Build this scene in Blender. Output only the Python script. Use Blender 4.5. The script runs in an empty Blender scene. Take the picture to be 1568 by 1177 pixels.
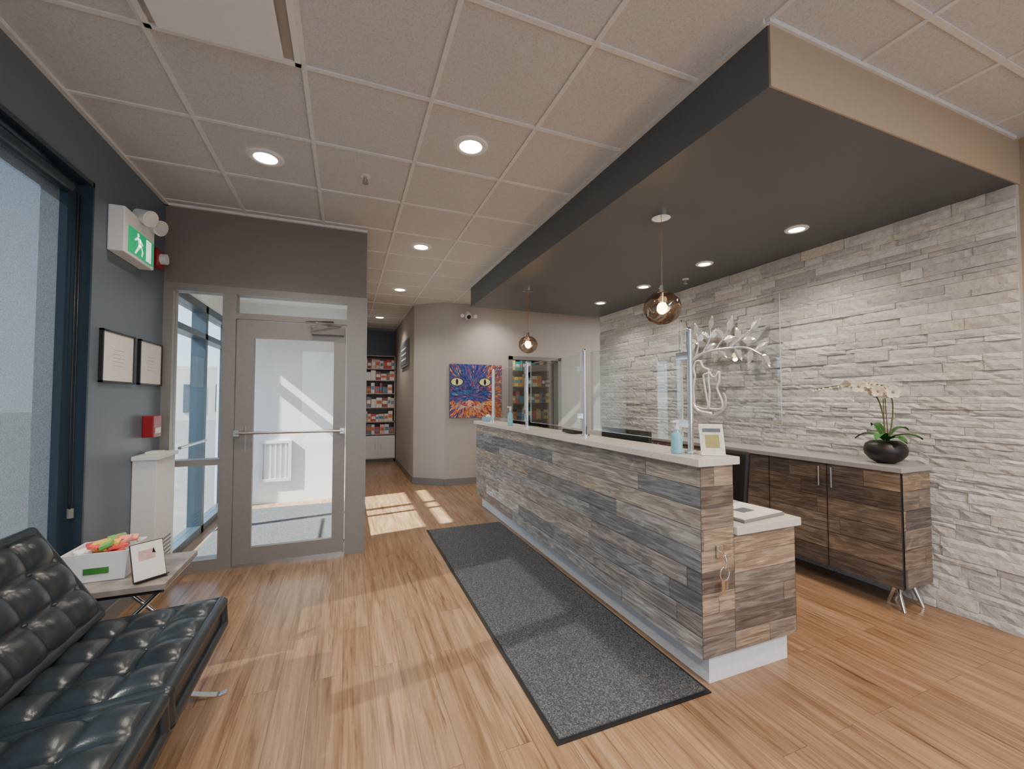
import bpy, bmesh, math, random
from mathutils import Vector, Matrix
R = random.Random(7)
C = bpy.context
H = 3.05
# ------------------------------------------------------------------ materials
def nm(name):
    m = bpy.data.materials.new(name); m.use_nodes = True
    nt = m.node_tree
    return m, nt, nt.nodes["Principled BSDF"], nt.nodes["Material Output"]
def N(nt, t, **k):
    n = nt.nodes.new(t)
    for a, b in k.items(): setattr(n, a, b)
    return n
def ramp(nt, fac, stops):
    r = N(nt, 'ShaderNodeValToRGB'); e = r.color_ramp.elements
    while len(e) < len(stops): e.new(0.5)
    for i, (p, c) in enumerate(stops):
        e[i].position = p; e[i].color = (c[0], c[1], c[2], 1)
    nt.links.new(fac, r.inputs['Fac']); return r.outputs['Color']
def mixc(nt, fac, a, b, mode='MIX'):
    m = N(nt, 'ShaderNodeMix', data_type='RGBA', blend_type=mode)
    for s, v in ((m.inputs[0], fac), (m.inputs[6], a), (m.inputs[7], b)):
        if hasattr(v, 'links') or hasattr(v, 'is_linked'): nt.links.new(v, s)
        elif isinstance(v, (int, float)): s.default_value = v
        else: s.default_value = (v[0], v[1], v[2], 1)
    return m.outputs[2]
def coords(nt, scale=(1, 1, 1), kind='Object', rot=(0, 0, 0)):
    tc = N(nt, 'ShaderNodeTexCoord'); mp = N(nt, 'ShaderNodeMapping')
    mp.inputs['Scale'].default_value = scale; mp.inputs['Rotation'].default_value = rot
    nt.links.new(tc.outputs[kind], mp.inputs['Vector']); return mp.outputs['Vector']
def noise(nt, vec, scale, detail=4, rough=.5, dist=0):
    n = N(nt, 'ShaderNodeTexNoise'); n.inputs['Scale'].default_value = scale
    n.inputs['Detail'].default_value = detail; n.inputs['Roughness'].default_value = rough
    n.inputs['Distortion'].default_value = dist
    nt.links.new(vec, n.inputs['Vector']); return n.outputs['Fac']
def bump(nt, bs, h, strength=.2, dist=.01):
    b = N(nt, 'ShaderNodeBump'); b.inputs['Strength'].default_value = strength
    b.inputs['Distance'].default_value = dist
    nt.links.new(h, b.inputs['Height']); nt.links.new(b.outputs['Normal'], bs.inputs['Normal'])
def plain(name, col, rough=.5, metal=0, var=.06, nscale=30, bmp=0, spec=.5, emit=None, es=0, coat=0):
    m, nt, bs, o = nm(name)
    v = coords(nt)
    f = noise(nt, v, nscale)
    c = ramp(nt, f, [(.3, [x*(1-var) for x in col]), (.7, [min(1, x*(1+var)) for x in col])])
    nt.links.new(c, bs.inputs['Base Color'])
    bs.inputs['Roughness'].default_value = rough; bs.inputs['Metallic'].default_value = metal
    bs.inputs['Specular IOR Level'].default_value = spec
    bs.inputs['Coat Weight'].default_value = coat
    if bmp: bump(nt, bs, f, bmp, .004)
    if emit:
        bs.inputs['Emission Color'].default_value = (*emit, 1); bs.inputs['Emission Strength'].default_value = es
    return m
def glassmat(name, tint=(.95, .98, .98), refl=.05, rough=.0, k=.55):
    m, nt, bs, o = nm(name); nt.nodes.remove(bs)
    t = N(nt, 'ShaderNodeBsdfTransparent'); t.inputs[0].default_value = (*tint, 1)
    g = N(nt, 'ShaderNodeBsdfGlossy'); g.inputs['Roughness'].default_value = rough
    lw = N(nt, 'ShaderNodeLayerWeight'); lw.inputs['Blend'].default_value = .5
    pw = N(nt, 'ShaderNodeMath', operation='POWER'); pw.inputs[1].default_value = 5.0
    nt.links.new(lw.outputs['Facing'], pw.inputs[0])
    mul = N(nt, 'ShaderNodeMath', operation='MULTIPLY_ADD'); mul.inputs[1].default_value = k; mul.inputs[2].default_value = refl
    nt.links.new(pw.outputs[0], mul.inputs[0])
    mx = N(nt, 'ShaderNodeMixShader'); nt.links.new(mul.outputs[0], mx.inputs[0])
    nt.links.new(t.outputs[0], mx.inputs[1]); nt.links.new(g.outputs[0], mx.inputs[2])
    nt.links.new(mx.outputs[0], o.inputs[0]); return m
def emis(name, col, s):
    m, nt, bs, o = nm(name)
    bs.inputs['Base Color'].default_value = (*col, 1)
    bs.inputs['Emission Color'].default_value = (*col, 1); bs.inputs['Emission Strength'].default_value = s
    return m
def attrmat(name, rough=.6, bmp=0, grain=False, spec=.4):
    m, nt, bs, o = nm(name)
    a = N(nt, 'ShaderNodeAttribute'); a.attribute_name = 'Col'
    col = a.outputs['Color']
    if grain:
        uv = coords(nt, (1.8, 34, 1), 'UV')
        f = noise(nt, uv, 1.6, 8, .64, 1.1)
        g = ramp(nt, f, [(.30, (.38, .38, .38)), (.44, (.82, .82, .81)), (.56, (1.08, 1.07, 1.05)), (.72, (1.46, 1.45, 1.43))])
        col = mixc(nt, 1.0, col, g, 'MULTIPLY')
        uv2 = coords(nt, (1.1, 7, 1), 'UV')
        n2 = noise(nt, uv2, 1.5, 3, .5, .4)
        s = N(nt, 'ShaderNodeMath', operation='MULTIPLY'); s.inputs[1].default_value = 46; nt.links.new(n2, s.inputs[0])
        sn = N(nt, 'ShaderNodeMath', operation='SINE'); nt.links.new(s.outputs[0], sn.inputs[0])
        g2 = ramp(nt, sn.outputs[0], [(0.0, (.68, .67, .67)), (.5, (1.03, 1.03, 1.03))])
        col = mixc(nt, .8, col, g2, 'MULTIPLY')
        uv3 = coords(nt, (1, 1.6, 1), 'UV')
        n3 = noise(nt, uv3, 5, 4, .6)
        g3 = ramp(nt, n3, [(.35, (.79, .80, .82)), (.65, (1.18, 1.15, 1.10))])
        col = mixc(nt, .8, col, g3, 'MULTIPLY')
        bump(nt, bs, f, .25, .003)
    else:
        f = noise(nt, coords(nt), 40, 5, .6)
        g = ramp(nt, f, [(.3, (.82, .82, .82)), (.7, (1.12, 1.12, 1.12))])
        col = mixc(nt, 1.0, col, g, 'MULTIPLY')
        if bmp: bump(nt, bs, f, bmp, .006)
    nt.links.new(col, bs.inputs['Base Color'])
    bs.inputs['Roughness'].default_value = rough; bs.inputs['Specular IOR Level'].default_value = spec
    return m

def floor_mat():
    m, nt, bs, o = nm('vinyl_plank_floor')
    v = coords(nt, (1, 1, 1), 'Object', (0, 0, math.pi/2))
    br = N(nt, 'ShaderNodeTexBrick'); br.offset = .37
    br.inputs['Scale'].default_value = 1; br.inputs['Brick Width'].default_value = 1.2; br.inputs['Row Height'].default_value = .15
    br.inputs['Mortar Size'].default_value = .0013; br.inputs['Bias'].default_value = 0
    br.inputs['Color1'].default_value = (0, 0, 0, 1); br.inputs['Color2'].default_value = (1, 1, 1, 1); br.inputs['Mortar'].default_value = (.5, .5, .5, 1)
    nt.links.new(v, br.inputs['Vector'])
    tc = N(nt, 'ShaderNodeTexCoord')
    ad = N(nt, 'ShaderNodeVectorMath', operation='MULTIPLY_ADD')
    nt.links.new(br.outputs['Color'], ad.inputs[0]); ad.inputs[1].default_value = (3.7, 5.1, 9.0)
    nt.links.new(tc.outputs['Object'], ad.inputs[2])
    def nz(sx, sy, sc, det, ro, di):
        mp = N(nt, 'ShaderNodeMapping'); mp.inputs['Scale'].default_value = (sx, sy, 1); nt.links.new(ad.outputs[0], mp.inputs['Vector'])
        return noise(nt, mp.outputs['Vector'], sc, det, ro, di)
    f = nz(15, .9, 1.5, 7, .66, .6)
    base = ramp(nt, f, [(.28, (.15, .080, .042)), (.40, (.235, .14, .076)), (.50, (.30, .187, .107)), (.70, (.38, .252, .153))])
    fine = ramp(nt, nz(90, 3.0, 1.0, 4, .65, 0), [(.35, (.74, .71, .68)), (.6, (1.07, 1.07, 1.07))])
    base = mixc(nt, .85, base, fine, 'MULTIPLY')
    dk = ramp(nt, nz(30, 1.5, 1.0, 6, .66, .3), [(.34, (.38, .31, .27)), (.42, (1, 1, 1))])
    base = mixc(nt, .75, base, dk, 'MULTIPLY')
    tone = ramp(nt, br.outputs['Color'], [(0, (.91, .90, .90)), (1, (1.06, 1.06, 1.06))])
    c = mixc(nt, 1, base, tone, 'MULTIPLY')
    seam = ramp(nt, br.outputs['Fac'], [(0, (1, 1, 1)), (1, (.45, .41, .38))])
    c = mixc(nt, .85, c, seam, 'MULTIPLY')
    nt.links.new(c, bs.inputs['Base Color'])
    bs.inputs['Roughness'].default_value = .28; bs.inputs['Specular IOR Level'].default_value = .45
    bump(nt, bs, f, .05, .002)
    return m
def tile_mat():
    m, nt, bs, o = nm('acoustic_ceiling_tile')
    v = coords(nt)
    f = noise(nt, v, 130, 4, .7)
    c = ramp(nt, f, [(.30, (.40, .40, .40)), (.45, (.57, .57, .575)), (.7, (.63, .63, .635))])
    nt.links.new(c, bs.inputs['Base Color']); bs.inputs['Roughness'].default_value = .9
    bump(nt, bs, f, .25, .003); return m
def mat_mat():
    m, nt, bs, o = nm('entrance_mat_pile')
    v = coords(nt)
    f = noise(nt, v, 140, 3, .8)
    c = ramp(nt, f, [(.36, (.018, .020, .025)), (.5, (.050, .055, .064)), (.62, (.15, .155, .165))])
    nt.links.new(c, bs.inputs['Base Color']); bs.inputs['Roughness'].default_value = .95
    bump(nt, bs, f, .7, .006); return m
def shade_mat():
    m, nt, bs, o = nm('roller_shade_fabric')
    v = coords(nt, (1, 1, 1))
    f = noise(nt, v, 150, 3, .75)
    c = ramp(nt, f, [(.38, (.10, .13, .155)), (.62, (.19, .23, .265))])
    nt.links.new(c, bs.inputs['Base Color']); bs.inputs['Roughness'].default_value = .85
    tl = N(nt, 'ShaderNodeBsdfTranslucent')
    c2 = ramp(nt, f, [(.38, (.025, .034, .042)), (.62, (.050, .064, .078))]); nt.links.new(c2, tl.inputs[0])
    tr = N(nt, 'ShaderNodeBsdfTransparent'); tr.inputs[0].default_value = (.95, .95, .95, 1)
    m1 = N(nt, 'ShaderNodeMixShader'); m1.inputs[0].default_value = .20
    m2 = N(nt, 'ShaderNodeMixShader'); m2.inputs[0].default_value = .085
    nt.links.new(bs.outputs[0], m1.inputs[1]); nt.links.new(tl.outputs[0], m1.inputs[2])
    nt.links.new(m1.outputs[0], m2.inputs[1]); nt.links.new(tr.outputs[0], m2.inputs[2])
    nt.links.new(m2.outputs[0], o.inputs[0]); return m

M = dict(
 floor=floor_mat(), tile=tile_mat(), mat=mat_mat(), shade=shade_mat(),
 grid=plain('ceiling_grid_white', (.70, .70, .70), .5),
 slate=plain('slate_blue_paint', (.115, .145, .18), .40, var=.03),
 soffit=plain('charcoal_paint', (.095, .108, .120), .5, var=.03),
 dkgrey=plain('dark_grey_warm_lit', (.19, .165, .15), .55, var=.03),  # same dark grey as the left wall, warm lamp light tinted into colour
 beige=plain('greige_paint', (.42, .39, .365), .6, var=.02),
 tan=plain('tan_paint', (.42, .33, .235), .6, var=.02),
 base=plain('baseboard_grey', (.20, .195, .19), .5),
 white=plain('white_paint', (.78, .78, .78), .5, var=.02),
 kick=plain('brushed_kick_plate', (.78, .81, .84), .35, var=.05),
 stucco=plain('white_stucco', (.90, .90, .90), .8, var=.03, bmp=.2),
 alu=plain('anodised_frame', (.27, .25, .235), .42, .3, var=.04),
 dframe=plain('window_frame_blue', (.035, .06, .085), .35, .3),
 chrome=plain('chrome', (.82, .83, .85), .08, 1, var=.02),
 silver=plain('satin_silver', (.85, .86, .88), .25, .7, var=.02),
 steel=plain('brushed_steel', (.6, .6, .6), .3, 1, var=.04),
 black=plain('black_plastic', (.012, .012, .013), .4),
 leather=plain('black_leather', (.014, .021, .027), .29, var=.3, nscale=220, bmp=.12, spec=.65),
 glass=glassmat('clear_glass'), acry=glassmat('acrylic_sheet', (.96, .97, .97), .07), guard=glassmat('guard_glass', (.95, .975, .975), .10, 0, .8),
 edge=plain('glass_edge', (.55, .64, .64), .15),
 smoke=glassmat('smoked_globe_glass', (.62, .50, .40), .17, .02),
 top=plain('quartz_top', (.62, .59, .55), .25, var=.06, nscale=60),
 topd=plain('grey_quartz_top', (.34, .34, .34), .3, var=.06, nscale=60),
 planks=attrmat('reclaimed_wood', .45, grain=True), stone=attrmat('split_face_stone', .85, .9), col=attrmat('painted_colours', .5),
 emw=emis('downlight_lens', (1, .90, .76), 22), bulb=emis('bulb_glow', (1, .72, .38), 40),
 panel=emis('fill_panel_lens', (1, .95, .88), 3),  # glowing lens of the added fill panels
 green=emis('exit_green', (.0, .42, .16), .5), exw=emis('exit_white', (.9, 1, .95), .8),
 red=plain('red_plastic', (.30, .01, .015), .35), leaf=plain('orchid_leaf', (.035, .16, .03), .35, var=.3, nscale=12),
 petal=plain('orchid_petal', (.80, .74, .62), .5, var=.1), stem=plain('orchid_stem', (.13, .12, .04), .5),
 tbl=plain('side_table_laminate', (.22, .185, .165), .35, var=.3, nscale=14),
 paper=plain('paper', (.78, .77, .75), .6, var=.03), blue=plain('blue_liquid', (.25, .5, .62), .15),
 asphalt=plain('asphalt', (.10, .10, .105), .9, var=.1), dark=plain('dark_void', (.03, .032, .035), .6),
 brass=plain('copper_cord', (.45, .26, .12), .4, .6), bldg=plain('distant_building', (.55, .50, .46), .8),
 moss=plain('moss', (.05, .12, .02), .9, var=.4),
)
# ------------------------------------------------------------------ mesh builder
class B:
    def __init__(s, name):
        s.name = name; s.v = []; s.f = []; s.mi = []; s.sm = []; s.col = []; s.uv = []; s.mats = []
    def m(s, mat):
        mat = M[mat] if isinstance(mat, str) else mat
        if mat not in s.mats: s.mats.append(mat)
        return s.mats.index(mat)
    def add(s, vs, fs, mat, smooth=False, col=(1, 1, 1), uvs=None, mx=None):
        o = len(s.v); k = s.m(mat)
        for p in vs: s.v.append(tuple(mx @ Vector(p)) if mx else tuple(p))
        for i, f in enumerate(fs):
            s.f.append([o+j for j in f]); s.mi.append(k); s.sm.append(smooth); s.col.append(col)
            s.uv.append(uvs[i] if uvs else None)
        return s
    def box(s, x0, x1, y0, y1, z0, z1, mat, col=(1, 1, 1), mx=None, bev=0):
        x0, x1 = min(x0, x1), max(x0, x1); y0, y1 = min(y0, y1), max(y0, y1); z0, z1 = min(z0, z1), max(z0, z1)
        if bev:
            bm = bmesh.new(); bmesh.ops.create_cube(bm, size=1)
            for v in bm.verts: v.co = Vector(((x0+x1)/2+v.co.x*(x1-x0), (y0+y1)/2+v.co.y*(y1-y0), (z0+z1)/2+v.co.z*(z1-z0)))
            bmesh.ops.bevel(bm, geom=bm.edges[:], offset=bev, segments=2, affect='EDGES', profile=.6)
            return s.bm(bm, mat, False, col, mx)
        vs = [(x, y, z) for x in (x0, x1) for y in (y0, y1) for z in (z0, z1)]
        fs = [(0, 1, 3, 2), (4, 6, 7, 5), (0, 4, 5, 1), (2, 3, 7, 6), (0, 2, 6, 4), (1, 5, 7, 3)]
        return s.add(vs, fs, mat, False, col, None, mx)
    def bm(s, bm, mat, smooth=False, col=(1, 1, 1), mx=None):
        bm.verts.index_update()
        vs = [v.co.copy() for v in bm.verts]; fs = [[v.index for v in f.verts] for f in bm.faces]
        bm.free(); return s.add(vs, fs, mat, smooth, col, None, mx)
    def cyl(s, p0, p1, r0, mat, r1=None, n=16, smooth=True, col=(1, 1, 1)):
        p0 = Vector(p0); p1 = Vector(p1); r1 = r0 if r1 is None else r1
        d = (p1-p0).normalized(); a = d.orthogonal().normalized(); b = d.cross(a)
        vs = []
        for p, r in ((p0, r0), (p1, r1)):
            for i in range(n):
                t = 2*math.pi*i/n; vs.append(p+a*math.cos(t)*r+b*math.sin(t)*r)
        s.add(vs, [(i, (i+1) % n, n+(i+1) % n, n+i) for i in range(n)], mat, smooth, col)
        s.add(vs[:n], [list(range(n))[::-1]], mat, False, col); s.add(vs[n:], [list(range(n))], mat, False, col)
        return s
    def sph(s, c, r, mat, sc=(1, 1, 1), seg=24, smooth=True, col=(1, 1, 1)):
        bm = bmesh.new(); bmesh.ops.create_uvsphere(bm, u_segments=seg, v_segments=seg//2, radius=r)
        mx = Matrix.Translation(c) @ Matrix.Diagonal((*sc, 1))
        return s.bm(bm, mat, smooth, col, mx)
    def lathe(s, c, prof, mat, n=32, smooth=True):
        vs = []; c = Vector(c)
        for r, z in prof:
            for i in range(n):
                t = 2*math.pi*i/n; vs.append(c+Vector((r*math.cos(t), r*math.sin(t), z)))
        fs = [(j*n+i, j*n+(i+1) % n, (j+1)*n+(i+1) % n, (j+1)*n+i) for j in range(len(prof)-1) for i in range(n)]
        return s.add(vs, fs, mat, smooth)
    def tube(s, pts, r, mat, n=8, rs=None, flat=None):
        pts = [Vector(p) for p in pts]; vs = []
        up = None
        for i, p in enumerate(pts):
            d = (pts[min(i+1, len(pts)-1)]-pts[max(i-1, 0)]).normalized()
            if up is None: up = d.orthogonal().normalized()
            up = (up-d*up.dot(d)).normalized(); b = d.cross(up)
            rr = rs[i] if rs else r
            for k in range(n):
                t = 2*math.pi*k/n; vs.append(p+up*math.cos(t)*rr+b*math.sin(t)*rr)
        L = len(pts)
        fs = [(j*n+i, j*n+(i+1) % n, (j+1)*n+(i+1) % n, (j+1)*n+i) for j in range(L-1) for i in range(n)]
        fs += [list(range(n))[::-1], [(L-1)*n+i for i in range(n)]]
        return s.add(vs, fs, mat, True)
    def planks(s, o, u, v, w, h, rows, pal, rnd, lmin=.5, lmax=1.4):
        o = Vector(o); u = Vector(u); v = Vector(v); nn = u.cross(v).normalized()
        rh = h/rows
        last = None
        for r in range(rows):
            x = -rnd.random()*.6
            while x < w:
                L = rnd.uniform(lmin, lmax); a = max(0, x); b = min(w, x+L); x += L
                if b-a < .01: continue
                c = rnd.choice(pal)
                while c is last: c = rnd.choice(pal)
                last = c
                k = rnd.uniform(.85, 1.15); c2 = tuple(q*k for q in c)
                z0 = r*rh; z1 = (r+1)*rh; g = .0012; d = nn*rnd.uniform(.0, .0012)
                q = [o+u*(a+g)+v*(z0+g)+d, o+u*(b-g)+v*(z0+g)+d, o+u*(b-g)+v*(z1-g)+d, o+u*a+v*(z1-g)+d]
                ou = rnd.random()*20; ov = rnd.random()*20
                s.add(q, [(0, 1, 2, 3)], 'planks', False, c2, [[(a+ou, z0+ov), (b+ou, z0+ov), (b+ou, z1+ov), (a+ou, z1+ov)]])
        return s
    def done(s, parent=None, origin=True):
        me = bpy.data.meshes.new(s.name)
        vs = s.v
        if origin:
            c = Vector(((min(p[0] for p in vs)+max(p[0] for p in vs))/2, (min(p[1] for p in vs)+max(p[1] for p in vs))/2, min(p[2] for p in vs)))
        else: c = Vector((0, 0, 0))
        me.from_pydata([tuple(Vector(p)-c) for p in vs], [], s.f)
        for m in s.mats: me.materials.append(m)
        ca = me.color_attributes.new('Col', 'FLOAT_COLOR', 'CORNER'); uv = me.uv_layers.new(name='UVMap')
        for i, p in enumerate(me.polygons):
            p.material_index = s.mi[i]; p.use_smooth = s.sm[i]
            for j, li in enumerate(p.loop_indices):
                ca.data[li].color = (*s.col[i], 1)
                if s.uv[i]: uv.data[li].uv = s.uv[i][j]
        me.validate(); me.update()
        ob = bpy.data.objects.new(s.name, me); C.collection.objects.link(ob); ob.location = c
        if parent: ob.parent = parent
        return ob
def bez(pts, n=8):
    P = [Vector(p) for p in pts]; out = []
    for i in range(len(P)-1):
        p0 = P[max(i-1, 0)]; p1 = P[i]; p2 = P[i+1]; p3 = P[min(i+2, len(P)-1)]
        for k in range(n):
            t = k/n
            out.append(.5*((2*p1)+(p2-p0)*t+(2*p0-5*p1+4*p2-p3)*t*t+(3*p1-p0-3*p2+p3)*t**3))
    out.append(P[-1]); return out

# ------------------------------------------------------------------ room shell
YB = -3.2; XR = 6.2; YF = 10.4
B('floor').box(-1.6, XR, YB, YF, -.08, 0, 'floor').done(origin=False)
B('ceiling').box(-1.6, XR, YB, YF, H, H+.1, 'tile').done(origin=False)
g = B('trim_ceiling_grid')
xs = [-.83+.62*k for k in range(-1, 12)]; ys = [2.20+.635*k for k in range(-9, 14)]
for x in xs: 
    if x > -1.42: g.box(x-.012, x+.012, YB, YF, H-.008, H, 'grid')
for y in ys: g.box(-1.4, XR, y-.012, y+.012, H-.0075, H, 'grid')
g.box(-1.4, -1.375, YB, 4.2, H-.02, H, 'grid'); g.box(-1.4, .17, 4.175, 4.2, H-.02, H, 'grid')
g.box(1.625, 1.65, 1.2, 5.75, H-.02, H, 'grid'); g.box(1.64, 3.8, 1.18, 1.2, H-.02, H, 'grid')
g.done(origin=False)
w = B('wall_left')
w.box(-1.6, -1.4, 3.14, 4.26, 0, H, 'slate'); w.box(-1.6, -1.4, YB, -1.2, 0, H, 'slate')
w.box(-1.6, -1.4, -1.2, 3.14, 0, .35, 'slate'); w.box(-1.6, -1.4, -1.2, 3.14, 2.69, H, 'slate')
w.box(-1.6, -1.4, 4.26, 6.7, 2.45, H, 'stucco')
w.done(origin=False)
B('baseboard_left').box(-1.4, -1.385, YB, 4.18, 0, .1, 'base').done(origin=False)
w = B('wall_back')
w.box(-1.6, -1.1, YB-.2, YB, 0, H, 'beige'); w.box(4.6, XR, YB-.2, YB, 0, H, 'beige')
w.box(-1.1, 4.6, YB-.2, YB, 2.7, H, 'beige'); w.box(-1.1, 4.6, YB-.2, YB, 0, .25, 'beige')
w.done(origin=False)
w = B('window_2')
for x in (-1.1, .32, 1.75, 3.17, 4.54): w.box(x, x+.06, YB-.14, YB-.06, .25, 2.7, 'dframe')
w.box(-1.1, 4.6, YB-.14, YB-.06, .25, .31, 'dframe'); w.box(-1.1, 4.6, YB-.14, YB-.06, 2.64, 2.7, 'dframe')
w.box(-1.1, 4.6, YB-.105, YB-.1, .28, 2.68, 'glass'); w.done(origin=False)
B('wall_right').box(XR, XR+.15, YB-.2, YF, 0, H, 'beige').done(origin=False)
B('wall_feature').box(3.82, 4.02, 1.20, 5.72, 0, H, 'beige').done(origin=False)
B('wall_right_near').box(3.86, 4.02, YB, 1.20, 0, H, 'tan').done(origin=False)
st = B('trim_stone_cladding'); z = 0.0
pal = [(.58, .575, .565), (.64, .635, .625), (.53, .525, .52), (.69, .685, .675), (.59, .565, .53), (.62, .585, .54), (.48, .475, .47)]
while z < 2.755:
    rh = min(R.choice([.035, .045, .055, .065, .075]), 2.76-z)
    if 2.76-z-rh < .03: rh = 2.76-z
    y = 1.20
    while y < 5.72:
        L = R.uniform(.12, .45); y2 = min(5.72, y+L)
        if 5.72-y2 < .08: y2 = 5.72
        d = R.choice([.008, .012, .016, .021])+R.uniform(0, .003)
        c = R.choice(pal); k = R.uniform(.93, 1.07); c = tuple(q*k for q in c)
        nu = max(2, int((y2-y)/.04)); nv = 2; vs = []
        for i in range(nu+1):
            for j in range(nv+1):
                e = (i in (0, nu)) or (j in (0, nv))
                vs.append((3.82-d+(.004 if e else 0)+R.uniform(-.004, .004), y+.001+(y2-y-.002)*i/nu, z+.001+(rh-.002)*j/nv))
        fs = [(i*(nv+1)+j, i*(nv+1)+j+1, (i+1)*(nv+1)+j+1, (i+1)*(nv+1)+j) for i in range(nu) for j in range(nv)]
        st.add(vs, fs, 'stone', False, c)
        st.box(3.82-d+.006, 3.822, y+.001, y2-.001, z+.001, z+rh-.001, 'stone', c)
        y = y2
    z += rh
st.done(origin=False)
s = B('trim_soffit')
s.box(1.65, 3.82, 1.20, 5.75, 2.76, H-.001, 'soffit'); s.done(origin=False)
B('trim_soffit_fascia').box(1.655, 3.86, 1.192, 1.2, 2.762, H-.002, 'tan').done(origin=False)
w = B('wall_entry')
w.box(-1.4, .17, 4.2, 4.34, 2.40, H, 'dkgrey')
w.done(origin=False)
v = B('wall_vestibule')
v.box(-1.6, .17, 6.6, 6.75, 0, H, 'stucco')
v.box(-1.4, .17, 4.34, 6.6, 2.75, 2.85, 'stucco')
v.done(origin=False)
d = B('window_3')
Y0, Y1 = 4.2, 4.32
for x0, x1 in ((-1.40, -1.335), (-.99, -.89), (.0, .17)): d.box(x0, x1, Y0, Y1, 0, 2.40, 'alu')
d.box(-1.335, -.99, Y0, Y1, 2.34, 2.40, 'alu'); d.box(-.89, 0, Y0, Y1, 2.34, 2.40, 'alu')
d.box(-.89, 0, Y0, Y1, 2.13, 2.18, 'alu'); d.box(-1.335, -.99, Y0, Y1, 0, .10, 'alu'); d.box(-1.335, -.99, Y0, Y1, .88, .93, 'alu')
d.box(-1.335, -.99, 4.255, 4.262, .1, .88, 'glass'); d.box(-1.335, -.99, 4.255, 4.262, .93, 2.34, 'glass'); d.box(-.89, 0, 4.255, 4.262, 2.18, 2.34, 'glass')
d.box(.165, .178, Y0-.004, Y0+.02, 0, 2.4, 'alu')
d.done(origin=False)
d = B('door_1')
X0, X1 = -.885, -.005
d.box(X0, -.75, 4.205, 4.25, .02, 2.12, 'alu'); d.box(-.11, X1, 4.205, 4.25, .02, 2.12, 'alu')
d.box(-.75, -.11, 4.205, 4.25, .02, .16, 'alu'); d.box(-.75, -.11, 4.205, 4.25, 1.97, 2.12, 'alu')
d.box(-.75, -.11, 4.225, 4.231, .16, 1.97, 'glass')
d.box(X0+.01, X1-.01, 4.203, 4.2055, .0, .03, 'steel')
for x in (-.86, -.03): d.box(x-.02, x+.02, 4.14, 4.205, 1.12, 1.17, 'steel')
d.cyl((-.87, 4.15, 1.145), (-.02, 4.15, 1.145), .013, 'steel')
d.box(-.80, -.805, 4.19, 4.205, .98, 1.2, 'steel')
d.box(-.30, -.02, 4.14, 4.205, 2.02, 2.09, 'base', bev=.008)
d.tube([(-.05, 4.14, 2.10), (-.34, 4.06, 2.115), (-.12, 4.19, 2.15)], .008, 'steel')
d.done(origin=False)
w = B('window_4')
for y0, y1 in ((4.34, 4.42), (5.38, 5.44), (6.5, 6.6)): w.box(.08, .17, y0, y1, 0, 2.75, 'alu')
w.box(.08, .17, 4.42, 6.5, 0, .08, 'alu'); w.box(.08, .17, 4.42, 6.5, 2.35, 2.43, 'alu'); w.box(.08, .17, 4.34, 6.6, 2.67, 2.75, 'alu')
w.box(.12, .126, 4.42, 6.5, .08, 2.67, 'glass'); w.box(.08, .17, 4.34, 6.6, 2.85, H, 'dkgrey'); w.done(origin=False)
w = B('window_5')
for y0, y1 in ((4.26, 4.36), (5.40, 5.48), (6.5, 6.6)): w.box(-1.55, -1.42, y0, y1, 0, 2.45, 'dframe')
w.box(-1.55, -1.42, 4.36, 6.5, 0, .08, 'dframe'); w.box(-1.55, -1.42, 4.36, 6.5, 2.37, 2.45, 'dframe'); w.box(-1.55, -1.42, 4.36, 6.5, 2.08, 2.14, 'dframe')
w.box(-1.49, -1.484, 4.36, 6.5, .08, 2.37, 'glass')
w.cyl((-1.37, 4.55, 1.0), (-1.37, 5.3, 1.0), .014, 'steel'); w.done(origin=False)
B('entrance_mat').box(-1.3, 0.0, 4.6, 6.3, 0.001, .012, 'mat').done()
gv = B('wall_vent'); gv.box(-1.09, -1.05, 6.57, 6.6, .30, .86, 'white'); gv.box(-.74, -.70, 6.57, 6.6, .30, .86, 'white')
gv.box(-1.05, -.74, 6.57, 6.6, .82, .86, 'white'); gv.box(-1.05, -.74, 6.57, 6.6, .30, .34, 'white')
for i in range(5): gv.box(-1.03+.062*i, -1.01+.062*i, 6.575, 6.6, .34, .82, 'white')
gv.done()
w = B('wall_far')
w.box(1.52, 2.71, 6.85, 6.99, 0, H, 'beige'); w.box(3.65, XR, 6.85, 6.99, 0, H, 'beige'); w.box(2.71, 3.65, 6.85, 6.99, 2.14, H, 'beige')
w.done(origin=False)
w = B('wall_angled')
vs = [(1.07, 7.22), (1.52, 6.85), (1.52, 6.99), (1.20, 7.25)]
w.add([(x, y, z) for z in (0, H) for x, y in vs], [(0, 1, 5, 4), (1, 2, 6, 5), (2, 3, 7, 6), (3, 0, 4, 7)], 'beige')
w.done(origin=False)
B('wall_corridor').box(1.07, 1.2, 7.22, YF, 0, H, 'beige').done(origin=False)
B('wall_corridor_left').box(.03, .17, 6.75, YF, 0, H, 'beige').done(origin=False)
B('wall_corridor_end').box(.17, 1.07, YF-.03, YF+.1, 0, H, 'slate').done(origin=False)
b = B('baseboard_far'); b.box(1.52, 2.66, 6.835, 6.85, 0, .11, 'base')
b.box(3.70, XR, 6.835, 6.85, 0, .11, 'base')
b.add([(1.063, 7.212, 0), (1.515, 6.838, 0), (1.515, 6.838, .11), (1.063, 7.212, .11)], [(0, 1, 2, 3)], 'base')
b.box(1.058, 1.07, 7.22, 9.6, 0, .11, 'base'); b.done(origin=False)
b = B('trim_doorway')
b.box(2.66, 2.73, 6.82, 7.0, 0, 2.19, 'base'); b.box(3.63, 3.70, 6.82, 7.0, 0, 2.19, 'base'); b.box(2.66, 3.70, 6.82, 7.0, 2.13, 2.19, 'base'); b.done(origin=False)
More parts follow.
